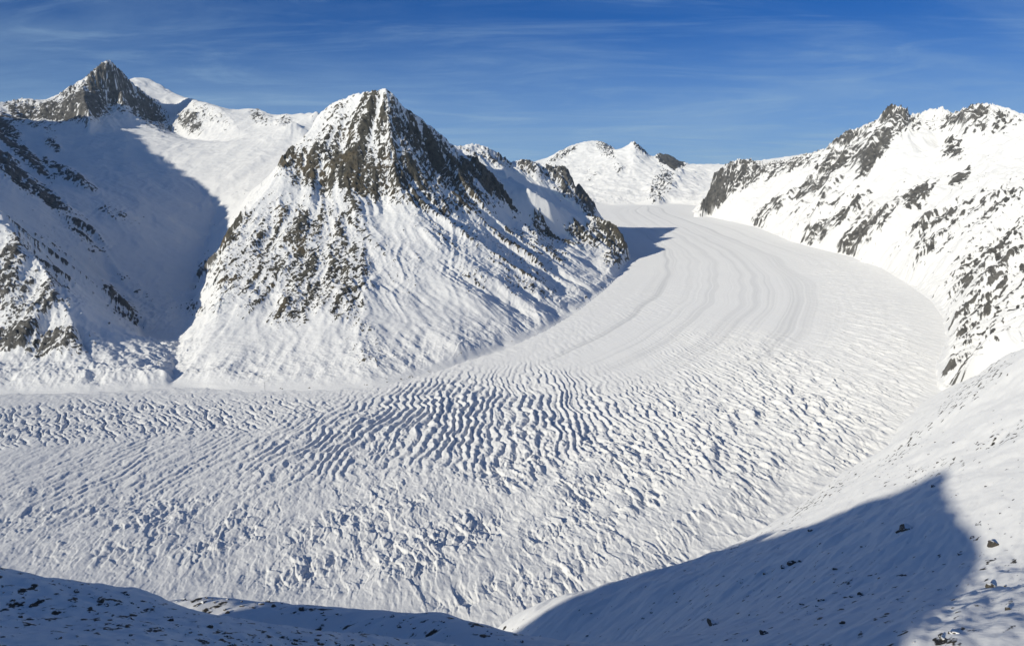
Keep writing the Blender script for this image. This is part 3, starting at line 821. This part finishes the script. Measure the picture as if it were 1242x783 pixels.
def slope_height(X, Y):
    z = tps(near_fit, X, Y)
    a, c = X * .62 + Y * .78, X * .78 - Y * .62           # along the valley side and up it
    z = z + 7.0 * fbm(a / 190, c / 80, 3, 201) * smooth(450, 1000, Y) + 1.6 * fbm(a / 60, c / 16, 3, 205) + .3 * perlin(a / 16, c / 5, 209) + 1.5 * (.5 - np.abs(perlin(a / 110, c / 20, 211)))
    return z
def knoll_height(X, Y):
    return tps(knoll_fit, X, Y) + .8 * fbm(X / 24, Y / 24, 4, 231, .6) + .35 * fbm(X / 5, Y / 7, 2, 235)

ntn = int(R(104) / (.0011 / QUALITY)) + 1
nrn = int(math.log(3000 / 160.) / (.0024 / QUALITY)) + 1
i_, j_ = np.meshgrid(np.arange(nrn, dtype=F32), np.arange(ntn, dtype=F32), indexing='ij')
nrad = 160 * np.exp(i_ * (.0024 / QUALITY)); nth = R(-50) + j_ * (.0011 / QUALITY)
NX, NY = (nrad * np.sin(nth)).astype(F32), (nrad * np.cos(nth)).astype(F32)
NZ = slope_height(NX, NY).astype(F32)
npx, npy = project(NX, NY, NZ)
nb = blobs(npx, npy, [(1180, 470, 70, 14, 40, .55), (1100, 540, 60, 10, 42, .5), (1000, 600, 70, 9, 35, .5), (1215, 530, 40, 12, 25, .5), (1130, 570, 60, 12, 15, .4), (900, 660, 60, 7, 30, .35), (1200, 690, 40, 60, 20, .3), (1000, 730, 220, 60, 0, .26), (1160, 770, 40, 14, 20, .5), (290, 735, 120, 16, 0, .45), (500, 762, 150, 20, 0, .45)])
a, c = NX * .62 + NY * .78, NX * .78 - NY * .62
nrock = nb * 1.0 - .78 + .75 * fbm(a / 20, c / 8, 4, 221, .65)
mat_slope = snow_rock_material('snow_and_rubble', (.025, .022, .018), (.085, .073, .055), 3.2, .45)
sheet('snow_slope', NX, NY, NZ, (NZ > -690) & (nrad < 2950), {'rock': nrock}, mat_slope, 'near snow slope falling from the right to the glacier, lower half in deep shadow')
print("near slope", nrn, ntn, round(time.time() - T0, 1))

# the rubble strewn knoll at the lower left
kn_t, kn_r = int(R(55) / .0011) + 1, int(math.log(430 / 138.) / .003) + 1
i_, j_ = np.meshgrid(np.arange(kn_r, dtype=F32), np.arange(kn_t, dtype=F32), indexing='ij')
krad = 138 * np.exp(i_ * .003); kth = R(-52) + j_ * .0011
KX, KY = (krad * np.sin(kth)).astype(F32), (krad * np.cos(kth)).astype(F32)
KZ = knoll_height(KX, KY).astype(F32)
krock = -.24 + .66 * fbm(KX / 3.5, KY / 5, 4, 241, .7) - .25 * smooth(-.2, .5, fbm(KX / 40, KY / 40, 2, 245))
sheet('snow_slope', KX, KY, KZ, np.ones(KX.shape, bool), {'rock': krock}, mat_slope, 'rubble strewn shaded knoll at the lower left in front of the glacier')

# the hill behind the camera, whose shadow lies on the near slope
tv, wv = np.array([math.sin(SUN_TRAVEL), math.cos(SUN_TRAVEL)]), np.array([math.cos(SUN_TRAVEL), -math.sin(SUN_TRAVEL)])
HILL = np.array([(-1400, -420), (-1000, -340), (-743, -225), (-667, -190), (-577, -68), (-500, -9), (-424, 12), (-404, 16), (-388, 36), (-298, 100), (-240, 150), (-217, 161), (-163, 140), (-107, 122), (-96, 113), (-82, 101), (-75, 92), (-60, 60), (-40, 30), (100, -20), (600, -150)], float)
hu, hs = np.meshgrid(np.arange(-1400, 600, 8.0), np.arange(-1500, 60, 12.0), indexing='ij')
HX, HY = hu * wv[0] + hs * tv[0], hu * wv[1] + hs * tv[1]
HZ = np.interp(hu, HILL[:, 0], HILL[:, 1]) - .5 * np.abs(hs + 700) + 3 * fbm(HX / 60, HY / 60, 3, 251)
sheet('hill', HX, HY, HZ, np.ones(HX.shape, bool), {'rock': .3 * fbm(HX / 30, HY / 30, 3, 255) - .2}, mat_slope, '')

# ------------------------------------------------------------------ boulders
import bmesh, random
random.seed(5)
def hit(px, py):
    """Ground point seen at (px, py) on the near slope or the knoll."""
    d = ray(px, py)
    y = np.concatenate([np.arange(95, 700, 1.0), np.arange(700, 2400, 3.0)])
    x, z = d[0] / d[1] * y, d[2] / d[1] * y
    best = None
    for f, m in ((knoll_height, (y < 425)), (slope_height, y > 330)):
        below = (f(x, y) > z) & m
        k = np.nonzero(below)[0]
        if len(k) and (best is None or y[k[0]] < best[1]):
            q = k[0]
            best = (float(x[q]), float(y[q]), float(z[q]))
    return best

mb, n, l, bsdf = new_mat('boulder_rock')
co = n.new('ShaderNodeTexCoord').outputs['Object']
geo = n.new('ShaderNodeNewGeometry')
sep = n.new('ShaderNodeSeparateXYZ'); l.new(geo.outputs['Normal'], sep.inputs[0])
nz = math_node(n, l, 'ADD', sep.outputs['Z'], math_node(n, l, 'MULTIPLY', math_node(n, l, 'SUBTRACT', noise_node(n, l, co, 2.2, 4), .5), 1.1))
info = n.new('ShaderNodeObjectInfo')
lim = math_node(n, l, 'ADD', math_node(n, l, 'MULTIPLY', info.outputs['Random'], .5), .45)
cap = math_node(n, l, 'MULTIPLY', math_node(n, l, 'SUBTRACT', nz, lim), 8.0, True)
rk = mix_col(n, l, noise_node(n, l, co, 3.0, 6, .65), (.03, .027, .022), (.10, .088, .07))
l.new(mix_col(n, l, cap, rk, (.84, .85, .86)), bsdf.inputs['Base Color'])
bsdf.inputs['Roughness'].default_value = .85
b = n.new('ShaderNodeBump'); b.inputs['Strength'].default_value = .6; b.inputs['Distance'].default_value = .2
l.new(noise_node(n, l, co, 5.0, 5), b.inputs['Height']); l.new(b.outputs['Normal'], bsdf.inputs['Normal'])

def rock_mesh(seed):
    """An angular block about 1 m across: a ball cut by random planes and roughened."""
    rg = random.Random(seed)
    bm = bmesh.new()
    bmesh.ops.create_icosphere(bm, subdivisions=3, radius=.62)
    cuts = []
    for _ in range(9):
        v_ = Vector((rg.gauss(0, 1), rg.gauss(0, 1), rg.gauss(0, .8))).normalized()
        cuts.append((v_, rg.uniform(.30, .48)))
    off = rg.random() * 50
    from mathutils import noise as mn
    for v_ in bm.verts:
        for nrm, dd in cuts:
            e = v_.co.dot(nrm) - dd
            if e > 0: v_.co -= nrm * e
        v_.co += v_.co.normalized() * .06 * mn.noise(v_.co * 3.5 + Vector((off, 0, 0)))
        v_.co.z *= .78
    me = bpy.data.meshes.new('boulder')
    bm.to_mesh(me); bm.free()
    me.materials.append(mb)
    return me
ROCKS = [rock_mesh(k) for k in range(8)]

def boulder(px, py, wide, label, group=None):
    """WIDE is the boulder's width in pixels of the photograph."""
    p = hit(px, py)
    if p is None: return
    size = (1.05 if group and ('knoll' in group or 'crest' in group) else .78) * wide / FOCAL * math.hypot(*p)
    o = bpy.data.objects.new('boulder', random.choice(ROCKS))
    o.location = (p[0], p[1], p[2] + size * random.uniform(-.10, .08))
    o.rotation_euler = (random.uniform(-.3, .3), random.uniform(-.3, .3), random.uniform(0, 6.28))
    o.scale = (size * random.uniform(.85, 1.15), size * random.uniform(.75, 1.1), size * random.uniform(.7, 1.0))
    o['label'], o['category'] = label, 'boulder'
    if group: o['group'] = group
    COL.objects.link(o)

for x, y, w, lab in [
 (865, 757, 21, 'large dark boulder with snow on its top standing alone low in the blue shadow'),
 (1101, 642, 20, 'largest dark boulder under the peak of the slope shadow'),
 (1090, 645, 8, 'small dark boulder touching the left side of the largest boulder under the shadow peak'),
 (960, 684, 14, 'widest dark boulder in the short row of rocks halfway up the shaded slope'),
 (950, 688, 9, 'low dark boulder starting the row of rocks halfway up the shaded slope'),
 (970, 681, 8, 'small dark boulder ending the row of rocks halfway up the shaded slope'),
 (929, 696, 8, 'small dark boulder just below and left of the row of rocks on the shaded slope'),
 (1013, 690, 7, 'small dark boulder alone to the right of the row of rocks on the shaded slope'),
 (1044, 721, 11, 'dark boulder in the right half of the shaded slope with a smaller one beside it'),
 (1034, 724, 8, 'smaller dark boulder beside the one in the right half of the shaded slope'),
 (972, 733, 7, 'little snow dusted boulder in the middle of the lower shaded slope'),
 (998, 728, 11, 'snow covered rounded boulder in the middle of the lower shaded slope'),
 (1021, 756, 9, 'dark boulder near the bottom of the shaded slope below the snow covered rounded one'),
 (1165, 672, 8, 'round dark boulder inside the right edge of the slope shadow'),
 (1179, 652, 7, 'dark boulder on the right edge of the slope shadow'),
 (1140, 715, 6, 'small dark boulder low inside the right edge of the slope shadow'),
 (1205, 662, 16, 'pale snow covered boulder in sunlight right of the shadow edge'),
 (1200, 712, 13, 'sunlit grey boulder with a dark shaded side right of the shadow'),
 (1158, 768, 15, 'dark boulder on the small sunlit bank at the bottom right'),
 (1143, 775, 9, 'smaller dark boulder left of the one on the small sunlit bank at the bottom right'),
 (1223, 739, 8, 'dark boulder at the right edge above the shaded corner'),
 (904, 777, 9, 'dark boulder at the bottom edge left of a slightly longer one'),
 (926, 769, 13, 'long dark boulder just above the bottom edge of the shaded slope'),
 (1132, 590, 7, 'dark boulder just under the tip of the slope shadow'),
 (1161, 600, 6, 'small dark boulder right of the tip of the slope shadow'),
 (983, 643, 9, 'dark boulder on the upper edge of the slope shadow'),
]:
    boulder(x, y, w, lab)
def scatter(n_, pick, w0, w1, label, group):
    for _ in range(n_):
        x, y = pick()
        boulder(x, y, w0 + (w1 - w0) * random.random() ** 2.5, label, group)
rr = random
def on_knoll():
    x = rr.uniform(0, 430)
    top = np.interp(x, [0, 51, 103, 190, 222, 309, 430], [697, 705, 713, 724, 752, 772, 778])
    return x, top + abs(rr.gauss(0, 22)) if rr.random() < .6 else rr.uniform(top, 783)
def on_crest():
    x = rr.uniform(195, 640)
    return x, np.interp(x, [195, 304, 381, 448, 582, 613, 640], [719, 727, 735, 746, 752, 768, 782]) + abs(rr.gauss(0, 9))
def in_shade():
    x = rr.uniform(640, 1150)
    return x, rr.uniform(np.interp(x, [640, 850, 1150], [765, 690, 600]), 783)
def in_sun():
    t = rr.random()
    return (1060 + 180 * t + rr.gauss(0, 16), 575 - 65 * t + rr.gauss(0, 16)) if rr.random() < .65 else (rr.uniform(1190, 1242), rr.uniform(580, 740))
scatter(112, on_knoll, 2.4, 8.5, 'small dark stone lying on the shaded knoll at the lower left', 'stones on the shaded knoll')
scatter(70, on_crest, 2.0, 6.5, 'small dark stone along the low crest in front of the glacier', 'stones along the low crest')
scatter(50, in_shade, 2.0, 5.5, 'small dark stone scattered over the shaded right slope', 'stones on the shaded right slope')
scatter(40, in_sun, 2.0, 4.5, 'small stone on the sunlit right slope above the shadow', 'stones on the sunlit right slope')
print("done", round(time.time() - T0, 1))

# ------------------------------------------------------------------ thin mountain air
HAZE = 1.0e-5
bm = bmesh.new()
bmesh.ops.create_cube(bm, size=1)
for v_ in bm.verts:
    v_.co = Vector(((v_.co.x) * 36000, (v_.co.y + .5) * 27000 - 3000, (v_.co.z + .5) * 2600 - 800))
me = bpy.data.meshes.new('haze'); bm.to_mesh(me); bm.free()
hm = bpy.data.materials.new('mountain_air'); hm.use_nodes = True
hn = hm.node_tree.nodes; hn.clear()
ho = hn.new('ShaderNodeOutputMaterial'); hv = hn.new('ShaderNodeVolumePrincipled')
hv.inputs['Color'].default_value = (.62, .80, 1, 1)
hv.inputs['Density'].default_value = HAZE
hv.inputs['Anisotropy'].default_value = 0.0
hm.node_tree.links.new(hv.outputs[0], ho.inputs['Volume'])
me.materials.append(hm)
haze = bpy.data.objects.new('haze', me); haze['kind'] = 'stuff'; COL.objects.link(haze)
